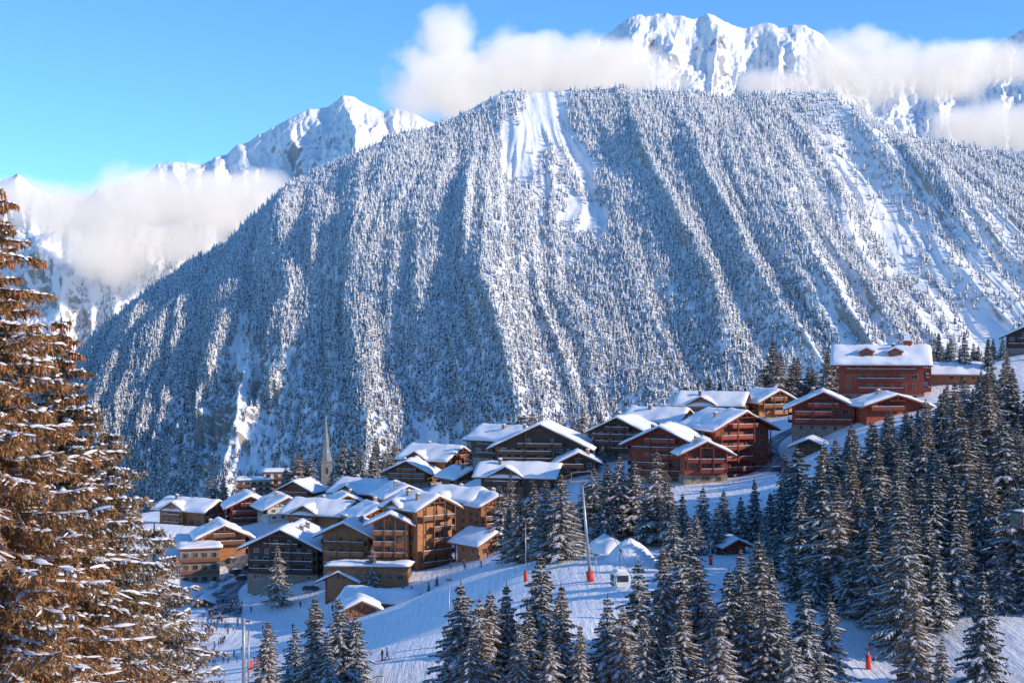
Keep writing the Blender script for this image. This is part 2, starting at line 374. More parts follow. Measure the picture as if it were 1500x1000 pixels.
sheet('far_peak',[(500,230),(600,190),(660,172),(740,142),(800,112),(850,78),(880,57),(905,36),(920,32),(935,25),(950,22),(960,16),(975,20),(985,25),(1010,31),(1035,24),(1055,28),(1090,36),(1120,29),(1140,37),(1160,33),(1180,38),(1205,54),(1225,77),(1260,104),(1330,112),(1400,92),(1430,70),(1460,62),(1490,46),(1520,42),(1600,60),(1800,120)],
 [(500,330),(1800,330)],[(500,8000),(1800,8000)],[(500,9600),(1800,9600)],[(500,0),(1800,120)],500,1800,800,260,dpeak(430,64,2.4,90,.6,.54),M['peak'],'high jagged snow peak rising behind the mountain',1500)
def template():
    V=[];F=[]
    for (z0,z1,r) in ((.08,.62,.21),(.34,.84,.155),(.6,1.0,.095)):
        k=len(V); V.append((0,0,z1))
        for i in range(6):
            a=2*math.pi*i/6+z0*3; rr=r*(1 if i%2 else .72); V.append((rr*math.cos(a),rr*math.sin(a),z0-(0 if i%2 else -.05)))
        for i in range(6): F.append((k,k+1+i,k+1+(i+1)%6))
    return np.array(V),np.array(F)
TV,TF=template()
def forest(name,label,s,t,G,g,n,hm,keepf):
    si=rng.random(n)*(len(s)-1.01); ti=rng.random(n)*(len(t)-1.01)
    a=si.astype(int);b=ti.astype(int);fa=(si-a)[:,None];fb=(ti-b)[:,None]
    Pn=(G[b,a]*(1-fa)+G[b,a+1]*fa)*(1-fb)+(G[b+1,a]*(1-fa)+G[b+1,a+1]*fa)*fb
    gg=g[b,a]; u=750+Pn[:,0]/Pn[:,1]*K; v=500-Pn[:,2]/Pn[:,1]*K
    k=keepf(gg,s[a],t[b],u,v)>rng.random(n)
    k&=(u>-80)&(u<1600)&(v<790)
    Pn=Pn[k]; n=len(Pn); hh=hm*(.5+.85*rng.random(n)); th=rng.random(n)*6.28; wr=.8+.6*rng.random(n)
    c,sn=np.cos(th),np.sin(th)
    X=(TV[None,:,0]*c[:,None]-TV[None,:,1]*sn[:,None])*(hh*wr)[:,None]; Y=(TV[None,:,0]*sn[:,None]+TV[None,:,1]*c[:,None])*(hh*wr)[:,None]; Z=TV[None,:,2]*hh[:,None]
    X+= (rng.random(X.shape)-.5)*hh[:,None]*.05
    V=np.stack([X+Pn[:,None,0],Y+Pn[:,None,1],Z+Pn[:,None,2]-1],-1).reshape(-1,3)
    F=(TF[None]+(np.arange(n)*len(TV))[:,None,None]).reshape(-1,3)
    tag(link(name,npmesh(name,V,F),M['fmount']),label,'forest',kind='stuff'); print(name,n)
def kmain(g,s,t,u,v):
    k=sstep(.38,.52,g+.34*(fbm(u/50,v/40,3,33)-.5))
    k=k*(1-.88*sstep(1060,1240,u)*sstep(.40,.56,fbm(s/22,t*1.0,3,44)))
    cl=np.exp(-(((u-345)/115)**2+((v-640)/80)**2)); k=k*(1-.95*cl)
    cl=np.exp(-(((u-420)/60)**2+((v-540)/30)**2)); k=k*(1-.6*cl)
    return k*(.5+.5*sstep(1.,.93,t))*np.clip(.8+t*.4,0,1)
forest('mountain_forest','frosted conifer forest covering the big mountain',sM,tM,GM,gM,200000,19.5,kmain)
forest('ridge_forest','frosted conifer forest on the low far left ridge',sL,tL,GL,gL,16000,19,lambda g,s,t,u,v: sstep(.4,.6,g)*sstep(.95,.5,t)*1.)
# ---------------- near conifers
def conifer(seed,Hh=20,Rr=3.4,nw=30,dens=8):
    rd=random.Random(seed); v=[];f=[]
    def tri(a,b,c):
        n=len(v); v.extend((a,b,c)); f.append((n,n+1,n+2))
    for w in range(nw):
        q=(w+rd.uniform(-.3,.3))/nw; z0=Hh*(.05+.93*q)
        Lm=Rr*(1-q)**.8*(.85+.28*math.sin(w*1.7+seed))+.25
        nb=max(5,int(dens*(1-.35*q)))
        for i in range(nb):
            a=2*math.pi*(i+rd.uniform(-.35,.35))/nb+w*1.1; L=Lm*rd.uniform(.55,1.2)
            dx,dy=math.cos(a),math.sin(a); px,py=-dy,dx; seg=7; prev=None
            dr=rd.uniform(.28,.55)
            for k in range(seg+1):
                r=k/seg; zz=z0+L*(.12*r-dr*r*r+.12*r**3); c=(dx*L*r,dy*L*r,zz)
                if prev:
                    wd=.16*(1-r*.6)
                    v0=(prev[0]+px*wd,prev[1]+py*wd,prev[2]-.05);v1=(prev[0]-px*wd,prev[1]-py*wd,prev[2]-.05)
                    tri(v0,v1,c)
                    for s in (-1,1):
                        tl=L*.38*(1.05-r*.7)*rd.uniform(.6,1.2)
                        tip=(c[0]+dx*tl*.55+s*px*tl*.8,c[1]+dy*tl*.55+s*py*tl*.8,c[2]-tl*rd.uniform(.1,.5))
                        tri((prev[0],prev[1],prev[2]),c,tip)
                        tri((prev[0]+s*px*tl*.3,prev[1]+s*py*tl*.3,prev[2]-.1),tip,(c[0]+s*px*tl*.3,c[1]+s*py*tl*.3,c[2]-rd.uniform(.25,.6)))
                        tri(tip,(tip[0]*.9,tip[1]*.9,tip[2]-rd.uniform(.2,.55)),((c[0]+tip[0])/2,(c[1]+tip[1])/2,tip[2]-.1))
                    tri(prev,c,(c[0]*.97+rd.uniform(-.1,.1),c[1]*.97+rd.uniform(-.1,.1),c[2]-rd.uniform(.3,.75)))
                prev=c
    tri((-.12,0,Hh*.95),(.12,0,Hh*.95),(0,0,Hh*1.02)); tri((0,-.12,Hh*.95),(0,.12,Hh*.95),(0,0,Hh*1.02))
    return npmesh('crown',v,f)
def trunkmesh(Hh,r=.28):
    b=MB()
    pts=[(0,0,-2),(.05,0,Hh*.3),(-.03,.04,Hh*.65),(0,0,Hh*.97)]; rs=[r,r*.8,r*.45,.04]
    for i in range(3): b.tube(pts[i],pts[i+1],rs[i],rs[i+1],8,cap=False)
    return b.mesh('trunk',[M['bark']],True)
protos=[]; TM=trunkmesh(20)
for i in range(10):
    cm=conifer(i*13+1,20,[4.6,3.9,5.4,4.3,5.0][i%5],[30,34,28,32,27][i%5],11); w=i>=5
    cm.materials.append(M['warm' if w else 'dark']); protos.append(cm)
treelist=[]
def tree(u,vt,vb,warm=0,Y=None,label=None,group=None,wide=1.):
    if Y is None:
        p=hit(u,vb)
        if p is None: return
    else:
        x=(u-750)/K*Y; p=Vector((x,Y,float(gz(x,Y))))
    h=(500-vt)/K*p.y-p.z
    if h<2: return
    treelist.append((p.x,p.y))
    r=thing('conifer_tree',label,'tree',(p.x,p.y,p.z),random.uniform(0,6.28),group)
    s=h/20; wv=s*wide*random.uniform(.8,1.2)*(1 if h>9 else 1.2)*(1 if h<20 else 20/h)**.4; r.scale=(wv,wv,s)
    k=random.randrange(5)+(5 if warm else 0)
    link('trunk',TM,None,r); link('crown',protos[k],None,r)
fg=[(392,905,1012),(432,915,1015),(462,868,1018),(497,873,1015),(521,895,1010),(675,848,1020),(702,870,1025),(718,862,1015),(742,850,1005),(775,880,1030),(792,808,1000),(822,850,1010),(890,868,1022),(912,885,1030),(935,818,965),(972,795,965),(1000,798,955),(1022,812,975),(962,880,1020),(1000,872,1025),(1040,868,1010),(1068,828,995),(1092,850,1020),(1112,782,1000),(1142,880,1030),(1180,858,1015),(1216,865,1010),(1340,853,1030),(1440,830,1000),(1120,860,1030),(1010,760,870) ,(1055,900,1040),(945,900,1040),(850,910,1040),(1380,930,1040),(760,905,1040),(805,925,1045),(690,920,1045),(985,925,1045),(1160,930,1045),(1200,945,1045),(480,925,1040),(1085,800,930),(1130,815,940)]
G1='snow dusted conifers on the slope in the foreground'
for a in fg: tree(*a,warm=random.random()<.65,label='snow dusted conifer rising from the bottom of the photo in the foreground row',group=G1,wide=1.18)
mid=[(407,795,888,1),(745,738,822,0),(762,712,824,1),(782,702,820,1),(800,698,822,1),(822,690,820,1),(838,730,812,0),(870,680,795,1),(890,672,790,1),(908,662,785,1),(930,670,782,1),(962,655,795,1),(978,690,800,1),(1000,720,802,0),(1030,710,795,0),(1060,715,785,0),(1085,725,795,0),(1105,698,792,0),(1128,718,800,0),(1150,660,760,0),(1168,650,782,0),(1172,720,850,0),(1192,700,790,0),(545,798,862,1),(1160,790,880,0),(1135,770,850,0),(1195,800,890,0),(985,745,830,0),(945,720,800,1),(1050,740,810,0),(735,715,800,1),(855,700,800,1),(748,690,780,1),(885,710,805,0),(1020,745,812,0),(1118,750,822,0),(1178,690,800,0),(1145,700,800,0)]
for a in mid: tree(a[0],a[1],a[2],a[3],label='conifer in the belt of trees below the village chalets' if a[0]>700 else ('snowy conifer standing alone on the plaza' if a[0]<420 else 'conifer in front of the honey timber chalet'),group='conifers in the belt below the chalets' if a[0]>700 else None,wide=1.15)
G3='conifers behind and between the village houses'
rk=random.Random(21)
for (u0,u1,v0,v1,Y0,Y1,n) in [(418,462,660,690,528,560,8),(494,585,638,676,515,550,11),(585,625,650,665,530,540,2),(676,712,622,660,485,505,6),(310,330,684,706,540,560,2),(740,785,594,610,500,530,4),(820,885,594,618,480,510,6),(880,905,650,660,425,435,2),(990,1105,542,570,505,540,8),(1110,1235,494,545,490,520,15),(1335,1370,515,540,470,490,4)]:
    for i in range(n):
        u=u0+(u1-u0)*(i+rk.random())/n; tree(u,rk.uniform(v0,v1),None,rk.random()<.8,Y=rk.uniform(Y0,Y1),label='brownish conifer growing behind and between the village houses',group=G3,wide=1.15)
G4='snow dusted conifers of the wood on the right hillside'
n0=len(treelist); tries=0
rr=random.Random(5)
for i in range(22):
    u=1362+170*(i+rr.random())/22; Y=rr.uniform(430,500); tree(u,rr.uniform(484,515),None,rr.random()<.4,Y=Y,label='snow dusted conifer of the wood covering the right hillside',group=G4,wide=1.)
while len(treelist)-n0<158 and tries<4000:
    tries+=1
    u=rr.uniform(1195,1540); vb=rr.uniform(600,960)
    if u<1225 and (vb<700 or vb>880): continue
    if vb<np.interp(u,[1225,1300,1360,1400],[690,650,610,600]): continue
    if u>1380 and vb>900: continue
    if 1180<u<1290 and vb>935: continue
    p=hit(u,vb)
    if p is None or any(math.hypot(p.x-a,p.y-b)<5.0 for a,b in treelist): continue
    h=rr.uniform(10,21); vt=500-(p.z+h)/p.y*K
    lim=np.interp(u,[1195,1260,1340,1400,1500,1540],[650,608,590,545,520,510])
    if vt<lim: vt=lim+rr.uniform(0,25)
    if (vb-vt)/K*p.y<7: continue
    tree(u,vt,vb,rr.random()<.4,label='snow dusted conifer of the wood covering the right hillside',group=G4,wide=1.12)
for u,v in [(590,868),(603,872),(628,866),(585,880),(640,858),(530,850),(556,858)]:
    tree(u,v-16,v,0,label='little young conifer on the snow by the low huts',group='young conifers by the low huts')
# ---------------- close conifers on left
def near(u,vt,Y,Hh,Rr,seed,label,mat,dens=1.,cones=0):
    x=(u-750)/K*Y; zt=(500-vt)/K*Y; z0=zt-Hh
    root=thing('conifer_tree',label,'tree',(x,Y,z0))
    rd=random.Random(seed); P0=[];D0=[];L0=[]; sn=MB(); conesP=[]
    tb=MB(); tb.tube((0,0,-6),(0,0,Hh*.5),.42,.26,12,cap=False); tb.tube((0,0,Hh*.5),(0,0,Hh*.99),.26,.03,12,cap=False)
    z=1.5; w=0
    zfr=-.25*Y-z0-1.5
    def pad(c,td,ln,wd,hh):
        sd=Vector((-td.y,td.x,0))
        if sd.length<1e-3: sd=Vector((1,0,0))
        sd.normalize(); n=len(sn.v); k=3
        for i in range(k+1):
            f=i/k; e=math.sin(math.pi*(.12+.8*f)); p=c+td*ln*f; j=rd.uniform(.6,1.35)
            for a,hz in ((-1,-.02),(-.45,hh*.8),(.45,hh*.9),(1,-.02)):
                q=p+sd*a*wd*e*j; sn.v.append((q.x,q.y,q.z+hz*e+.02))
        for i in range(k):
            for a in range(3):
                sn.f.append((n+i*4+a,n+i*4+a+1,n+i*4+a+5,n+i*4+a+4)); sn.m.append(0)
    while z<Hh-.15:
        q=z/Hh; nb=9 if q<.88 else 6
        Lm=(Rr*(1-q)**.74+.2)*(.88+.24*math.sin(w*2.1+seed))
        for i in range(nb):
            if z<zfr and rd.random()<.75: continue
            a=2*math.pi*(i+rd.uniform(-.4,.4))/nb+w*.9; L=Lm*rd.uniform(.55,1.18); dr=rd.uniform(.26,.52)
            d=Vector((math.cos(a),math.sin(a),0)); pv=Vector((-d.y,d.x,0)); zz=z+rd.uniform(-.15,.15)
            pt=lambda r: Vector((d.x*L*r,d.y*L*r,zz+L*(.15*r-dr*r*r+.24*r**3)))
            prev=pt(0)
            for k in range(1,7):
                c=pt(k/6); tb.tube(prev,c,.05*(1-k/7)+.012,.05*(1-(k+1)/8)+.01,4,cap=False)
                if k>1 and rd.random()<.75: pad(prev,(c-prev).normalized(),(c-prev).length*rd.uniform(.7,1.05),rd.uniform(.07,.16)*min(1,L/2+.3),rd.uniform(.04,.09))
                prev=c
            st=.15/dens; r=.15
            while r<1:
                c=pt(r)
                for s in (-1,1):
                    tl=min(1.15,L*.34)*(1.1-r*.7)*rd.uniform(.5,1.3)
                    hang=rd.random()<.45
                    td=(d*rd.uniform(.5,.9)+pv*s*rd.uniform(.4,.9)*(.5 if hang else 1)+Vector((0,0,-rd.uniform(.9,2.2) if hang else -rd.uniform(0,.5)))).normalized()
                    if hang: tl*=.7
                    P0.append(c);D0.append(td);L0.append(tl)
                    if not hang and rd.random()<.55: pad(c+td*tl*.1,td,tl*rd.uniform(.4,.85),rd.uniform(.025,.075),rd.uniform(.02,.045))
                r+=st/L
            if rd.random()<cones*q:
                for _ in range(rd.randint(1,5)):
                    c=pt(rd.uniform(.55,1)); conesP.append((c.x+rd.uniform(-.25,.25),c.y+rd.uniform(-.25,.25),c.z-.06))
        z+=rd.uniform(.38,.54); w+=1
    tb.build('trunk',M['bark'],root,True)
    P_=np.array([tuple(p) for p in P0]);D_=np.array([tuple(p) for p in D0]);L_=np.array(L0)
    r2=np.random.default_rng(seed); vs=[]
    for k in range(8):
        f=(k+.5)/8
        for j in range(3):
            base=P_+D_*(L_*f)[:,None]+np.array([0,0,-.12])*(f*f*L_)[:,None]
            dv=D_*.9+(r2.random(D_.shape)-.5)*1.4; dv[:,2]-=.15; dv/=np.linalg.norm(dv,axis=1)[:,None]
            tip=base+dv*(.12+.12*r2.random(len(P_)))[:,None]
            sd=np.cross(dv,r2.random(D_.shape)-.5); sd/=np.linalg.norm(sd,axis=1)[:,None]+1e-9; sd*=.027
            vs.append(np.stack([base-sd,base+sd,tip],1))
    V=np.concatenate(vs,0).reshape(-1,3); F=np.arange(len(V)).reshape(-1,3)
    link('crown',npmesh('crown',V,F),mat,root); print('needles',len(F))
    sn.build('snow',M['snowy'],root,True)
    if conesP:
        b=MB(); b.tube((0,0,0),(0,0,-.08),.03,.05,6); b.tube((0,0,-.08),(0,0,-.22),.05,.008,6); cm=b.mesh('cone',[M['cone']])
        rd.shuffle(conesP)
        for p in conesP[:100]: link('cone',cm,None,root,p)
        V=np.array([v.co[:] for v in cm.vertices]); bb=MB()
        for p in conesP[100:]:
            n=len(bb.v); bb.v+=[tuple(np.array(p)+q) for q in V]
            for pl in cm.polygons: bb.f.append(tuple(n+i for i in pl.vertices)); bb.m.append(0)
        if bb.v: tag(bb.build('cone',M['cone'],root),kind='stuff')
M['needle']=treemat('needles_golden',(.11,.088,.042),(.40,.20,.08),.76,2.5,fs=.35,sof=.25)
M['needleg']=treemat('needles_olive',(.11,.095,.05),(.32,.20,.095),.64,2.5,fs=.35,sof=.25)
near(-14,262,45,27,6.9,3,'huge golden lit conifer with cones cut by the left edge of the photo',M['needle'],1.,1.)
near(90,455,52,24,5.2,4,'second golden conifer just right of the huge one at the left edge',M['needle'],.9,.6)
near(160,620,62,21,5.4,5,'third close conifer with frosted needles, in the middle of the close trees at left',M['needleg'],.85,.2)
near(226,760,66,15,5.2,6,'lowest frosted conifer, rightmost of the close trees at left',M['needleg'],.85,.1)
# ---------------- houses
wcache={}
def window(parent,loc,rz,w,h,fm):
    key=(round(w,1),round(h,1),fm)
    if key not in wcache:
        b=MB(); t=.12
        b.box((0,0,h/2-t/2),(w,.14,t));b.box((0,0,-h/2+t/2),(w,.14,t));b.box((-w/2+t/2,0,0),(t,.14,h-2*t));b.box((w/2-t/2,0,0),(t,.14,h-2*t));b.box((0,0,0),(.07,.1,h-2*t))
        p=MB(); p.box((0,.02,0),(w-2*t,.06,h-2*t))
        wcache[key]=(b.mesh('window',[M[fm]]),p.mesh('pane',[M['glass']]))
    a,p=wcache[key]
    o=link('window',a,None,parent,loc); o.rotation_euler=(0,0,rz); link('pane',p,None,o)
def snowcap(prof,y0,y1,th,seed,parent=None,name='snow',rot=0,c=(0,0,0)):
    pts=[]
    for (a,b) in zip(prof[:-1],prof[1:]):
        n=max(2,int(abs(b[0]-a[0])/1.0))
        for i in range(n): pts.append((a[0]+(b[0]-a[0])*i/n,a[1]+(b[1]-a[1])*i/n))
    pts.append(prof[-1]); nx=len(pts); ny=max(4,int((y1-y0)/1.1))
    px=np.array(pts); ye=np.linspace(y0,y1,ny)
    X=np.tile(px[:,0],(ny,1)); Yy=np.tile(ye[:,None],(1,nx)); Zb=np.tile(px[:,1],(ny,1))
    nz=fbm(X/3+seed*7.3,Yy/3+seed,3,seed); e=np.ones((ny,nx)); e[0]*=.6;e[-1]*=.6;e[:,0]*=.5;e[:,-1]*=.5
    Zt=Zb+th*e*(.25+1.5*nz)
    jx=np.zeros_like(X); jx[:,0]=.5-1.2*nz[:,0]; jx[:,-1]=-.5+1.2*nz[:,-1]
    jy=np.zeros_like(X); jy[0]=.3-.5*nz[0]; jy[-1]=-.3+.5*nz[-1]
    V=np.concatenate([np.stack([X+jx,Yy+jy,Zt],-1).reshape(-1,3),np.stack([X,Yy,Zb+.02],-1).reshape(-1,3)])
    if rot: V=np.stack([V[:,1],-V[:,0],V[:,2]],1)
    V=V+np.array(c)
    i=np.arange(nx*ny).reshape(ny,nx); o=nx*ny; F=[np.stack([i[:-1,:-1],i[:-1,1:],i[1:,1:],i[1:,:-1]],-1).reshape(-1,4)]
    F.append(F[0][:,::-1]+o)
    for l in (i[0],i[-1][::-1],i[::-1,0],i[:,-1]):
        F.append(np.stack([l[:-1]+o,l[1:]+o,l[1:],l[:-1]],-1))
    return link(name,npmesh(name,V,np.concatenate(F),True),M['snow'],parent)
def chalet(u,vb,vt,Y,wp,dp,rot,style,st,label,opt,idx):
    px=Y/K; w=wp*px; d=dp*px; Ht=(vb-vt)*px; pit=math.tan(R(25)); rise=min(w/2*pit,.45*Ht); pit=rise/(w/2); he=Ht-rise-.5
    x=(u-750)*px; z=(500-vb)*px
    root=thing('chalet' if st>1 else 'wooden_hut',label,'chalet' if st>1 else 'hut',(x,Y,z),R(rot))
    wm={'red':'red','honey':'honey','brown':'brown','dark':'darkw','white':'white'}[style]; tm={'dark':'trimd','red':'trimr'}.get(style,'trim'); fm='framew' if style in('white','dark') and st>1 else 'frame'
    b=MB(); b.prism([(-w/2,-4),(w/2,-4),(w/2,he),(0,he+rise),(-w/2,he)],-d/2,d/2); b.build('wall',M[wm],root)
    hs=he/st
    if st>=3:
        b=MB(); b.box((0,0,hs*.35-2),(w+.3,d+.3,hs*.7+4)); b.build('stone_base',M['stone'],root)
    o=min(2.5,.12*w+.9); b=MB(); ze=he-o*pit; zr=he+rise
    for s in (-1,1):
        pr=[(0,zr+.05),(s*(w/2+o),ze+.05),(s*(w/2+o),ze+.42),(0,zr+.42)]
        if s<0: pr=pr[::-1]
        b.prism(pr,-d/2-o,d/2+o)
    b.box((0,-d/2-o+.25,zr-.7),(.25,.25,1.3))
    if w>9: b.box((0,-d/2-o+.25,zr-1.25),(w*.28,.2,.2))
    rf=b.build('roof',M[tm],root)
    snowcap([(-w/2-o,ze+.42),(0,zr+.42),(w/2+o,ze+.42)],-d/2-o,d/2+o,.7 if not opt.get('mound') else 1.6,idx,parent=rf)
    rd=random.Random(idx*3+1)
    for k in range(opt.get('ch',1)):
        cx=rd.uniform(.12,.3)*w*rd.choice((-1,1)); cy=rd.uniform(-.3,.3)*d; zc=zr-abs(cx)*pit
        b=MB(); b.box((cx,cy,zc+.9),(1.0,1.0,2.6)); b.box((cx,cy,zc+2.3),(1.25,1.25,.18)); b.blob((cx,cy,zc+2.5),(.6,.6,.3),1)
        b.build('chimney',[M['stone'],M['snow']],rf)
    if opt.get('cross'):
        g=min(5.,d*.2); cy=d*.12; zz=he+g*pit*1.15; x0=-w/2-1.6; x1=-w*.1; op=pit*1.15
        b=MB(); b.prism([(-g,-4),(g,-4),(g,he),(0,zz),(-g,he)],x0,x1,0,1,(0,cy,0)); bay=b.build('gabled_bay',M[wm],root)
        b=MB(); gz2=g+1.1
        for s in(-1,1):
            pr=[(0,zz+.05),(s*gz2,he-1.1*op+.05),(s*gz2,he-1.1*op+.4),(0,zz+.4)]
            if s<0: pr=pr[::-1]
            b.prism(pr,x0-1.2,x1,0,1,(0,cy,0))
        b.build('roof',M[tm],bay)
        snowcap([(-gz2,he-1.1*op+.4),(0,zz+.4),(gz2,he-1.1*op+.4)],x0-1.2,x1,.6,idx+9,parent=bay,rot=1,c=(0,cy,0))
        for k in range(st):
            for q in (-.45,.45): window(root,(x0-.04,cy+q*g,hs*(k+.5)),-math.pi/2,1.3,min(1.7,hs*.55),fm)
            if k:
                b=MB(); b.box((x0-.6,cy,hs*k-.02),(1.15,g*1.8,.18)); b.box((x0-1.15,cy,hs*k+.52),(.07,g*1.8,.8)); b.box((x0-1.15,cy,hs*k+1.05),(.18,g*1.75,.12),1); b.build('balcony',[M[tm],M['snow']],root)
    for k in range(opt.get('dorm',0)):
        cy=(k-.5)*d*.34*-1; cx=-w*.25; zc=zr-w*.25*pit
        b=MB(); prof=[(-1.9,-.6),(1.9,-.6),(1.9,1.2),(0,2.1),(-1.9,1.2)]
        b.prism(prof,-2.6,2.6,0,1,(cx,cy,zc))
        for s in(-1,1):
            pr=[(0,2.2),(s*2.6,.95),(s*2.6,1.5),(0,2.75)]
            if s<0: pr=pr[::-1]
            b.prism(pr,-3.2,2.6,1,1,(cx,cy,zc))
        b.build('dormer',[M[wm],M['snow']],root)
        window(root,(cx-2.66,cy,zc+.5),-math.pi/2,1.6,1.2,fm)
    if opt.get('cup'):
        b=MB(); b.box((0,-d*.32,zr+1.2),(2.2,2.2,2)); b.tube((0,-d*.32,zr+2.2),(0,-d*.32,zr+5),1.8,.05,4,1); b.build('cupola',[M[wm],M['snow']],root)
    cnt=0
    def row(n,length,place,zc,ww,wh,rz):
        nonlocal cnt
        for i in range(n):
            if cnt>=80 or rd.random()<.12: continue
            q=(i+.5)/n*length-length/2; tall=rd.random()<.4 and zc>hs
            w2=rd.choice((.9,ww,ww,2.0 if st>1 else ww)); h2=wh*1.25 if tall else wh
            window(root,place(q+rd.uniform(-.2,.2),zc-(.12*wh if tall else 0)),rz,w2,h2,fm); cnt+=1
    nf=max(2,int(w/2.9)); nd=max(1,int(d/3.2)); wh=min(1.6,hs*.52)
    for k in range(st):
        zc=hs*k+hs*(.52 if k else .35); of=.19 if (k==0 and st>=3) else .04
        row(nf,w*.9,lambda q,zz:(q,-d/2-of,zz),zc,1.45,wh,0)
        row(nd,d*.9,lambda q,zz:(w/2+of,q,zz),zc,1.3,wh,math.pi/2)
        row(nd,d*.9,lambda q,zz:(-w/2-of,q,zz),zc,1.3,wh,-math.pi/2)
    if rise>2.2: row(max(1,int(w*.35/3)),w*.4,lambda q,zz:(q,-d/2-.04,zz),he+rise*.28,1.2,min(1.3,rise*.4),0)
    if st>=2:
        for k in range(1,st+ (1 if rise>3.0 else 0)):
            zb=hs*k; L=w*(.94 if k<st else .5); bd=1.9; xo=0
            if k<st and rd.random()<.35: L=w*.6; xo=rd.choice((-1,1))*w*.16
            if k==st: zb=he+.1
            b=MB(); yy=-d/2-bd
            b.box((xo,-d/2-bd/2,zb-.02),(L,bd,.2)); b.box((xo,yy,zb+.50),(L,.07,.72)); b.box((xo,yy,zb+1.0),(L,.16,.1)); b.box((xo,yy,zb+1.1),(L*.96,.2,.1),1)
            for s in(-1,1): b.box((xo+s*L/2,-d/2-bd/2,zb+.52),(.07,bd-.1,.78))
            b.build('balcony',[M[tm] if rd.random()<.6 or style=='dark' else M[wm],M['snow']],root)
            if d>10 and k<st:
                for s in (1,-1):
                    if s==-1 and opt.get('cross'): continue
                    b=MB(); Ld=d*rd.choice((.85,.55)); b.box((s*(w/2+.6),0,zb-.02),(1.15,Ld,.18)); b.box((s*(w/2+1.15),0,zb+.52),(.07,Ld,.78)); b.box((s*(w/2+1.15),0,zb+1.0),(.16,Ld,.1)); b.box((s*(w/2+1.15),0,zb+1.1),(.2,Ld*.96,.1),1)
                    b.build('balcony',[M[tm],M['snow']],root)
        if st>=3:
            for s in (-1,-.33,.33,1):
                b=MB(); xx=s*w*.46; zt=he+rise-abs(xx)*pit-.05; b.box((xx,-d/2-2.03,(hs+zt)/2),(.24,.24,zt-hs)); b.build('post',M[tm],root)
    else:
        b=MB(); b.box((0,-d/2-.06,1.05),(1.1,.1,2.1)); b.build('door',M['trim'],root)
def flat(u,vb,vt,Y,wp,dp,rot,style,st,label,idx):
    px=Y/K; w=wp*px; d=dp*px; Ht=(vb-vt)*px; root=thing('flat_roofed_building',label,'building',((u-750)*px,Y,(500-vb)*px),R(rot))
    b=MB(); b.box((0,0,Ht/2-2),(w,d,Ht+4)); b.build('wall',M[style],root)
    b=MB(); b.box((0,0,Ht+.15),(w+1.4,d+1.4,.3)); rf=b.build('roof',M['trim'],root)
    snowcap([(-w/2-.7,Ht+.3),(w/2+.7,Ht+.3)],-d/2-.7,d/2+.7,.7,idx,parent=rf)
    hs=Ht/st
    for k in range(st):
        n=max(2,int(w/2.6))
        for i in range(n): window(root,(((i+.5)/n-.5)*w*.95,-d/2-.04,hs*(k+.5)),0,1.7,min(1.6,hs*.6),'frame')
        n=max(2,int(d/3))
        for i in range(n): window(root,(w/2+.04,((i+.5)/n-.5)*d*.95,hs*(k+.5)),math.pi/2,1.6,min(1.6,hs*.6),'frame')
        if k:
            b=MB(); b.box((0,-d/2-.5,hs*k),(w,.9,.2)); b.box((0,-d/2-.92,hs*k+.5),(w,.06,.8)); b.build('balcony',M['trim'],root)
for i,h in enumerate(H): chalet(*h,i)
for i,h in enumerate(FL): flat(*h,50+i)
# church
Y=545; px=Y/K; ch=thing('church','grey stone church tower with tall slender spire rising behind the village','church',((477-750)*px,Y,(500-738)*px),R(20))
b=MB(); hh=(738-676)*px; b.box((0,0,hh/2-3),(4.4,4.4,hh+6)); b.box((0,0,hh*.55),(4.8,4.8,.3)); b.box((0,0,hh+.15),(5.0,5.0,.4)); b.build('tower',M['churchs'],ch)
b=MB(); b.tube((0,0,hh+.35),(0,0,hh+3.4),2.6,1.7,8); b.tube((0,0,hh+3.4),(0,0,(738-606)*px),1.7,.08,8); b.build('spire',M['slate'],ch)
for rz,p in ((0,(0,-2.23)),(math.pi/2,(2.23,0)),(-math.pi/2,(-2.23,0))):
    window(ch,(p[0],p[1],hh*.8),rz,1.2,2.6,'frame'); window(ch,(p[0],p[1],hh*.3),rz,.9,1.6,'frame')
b=MB(); b.box((0,0,(738-606)*px+.8),(.12,.12,1.8)); b.box((0,0,(738-606)*px+1.1),(.8,.12,.12)); b.build('cross',M['dmetal'],ch)
b=MB(); b.prism([(-5,-3),(5,-3),(5,5),(0,9),(-5,5)],2.4,18); b.build('nave',M['churchs'],ch)
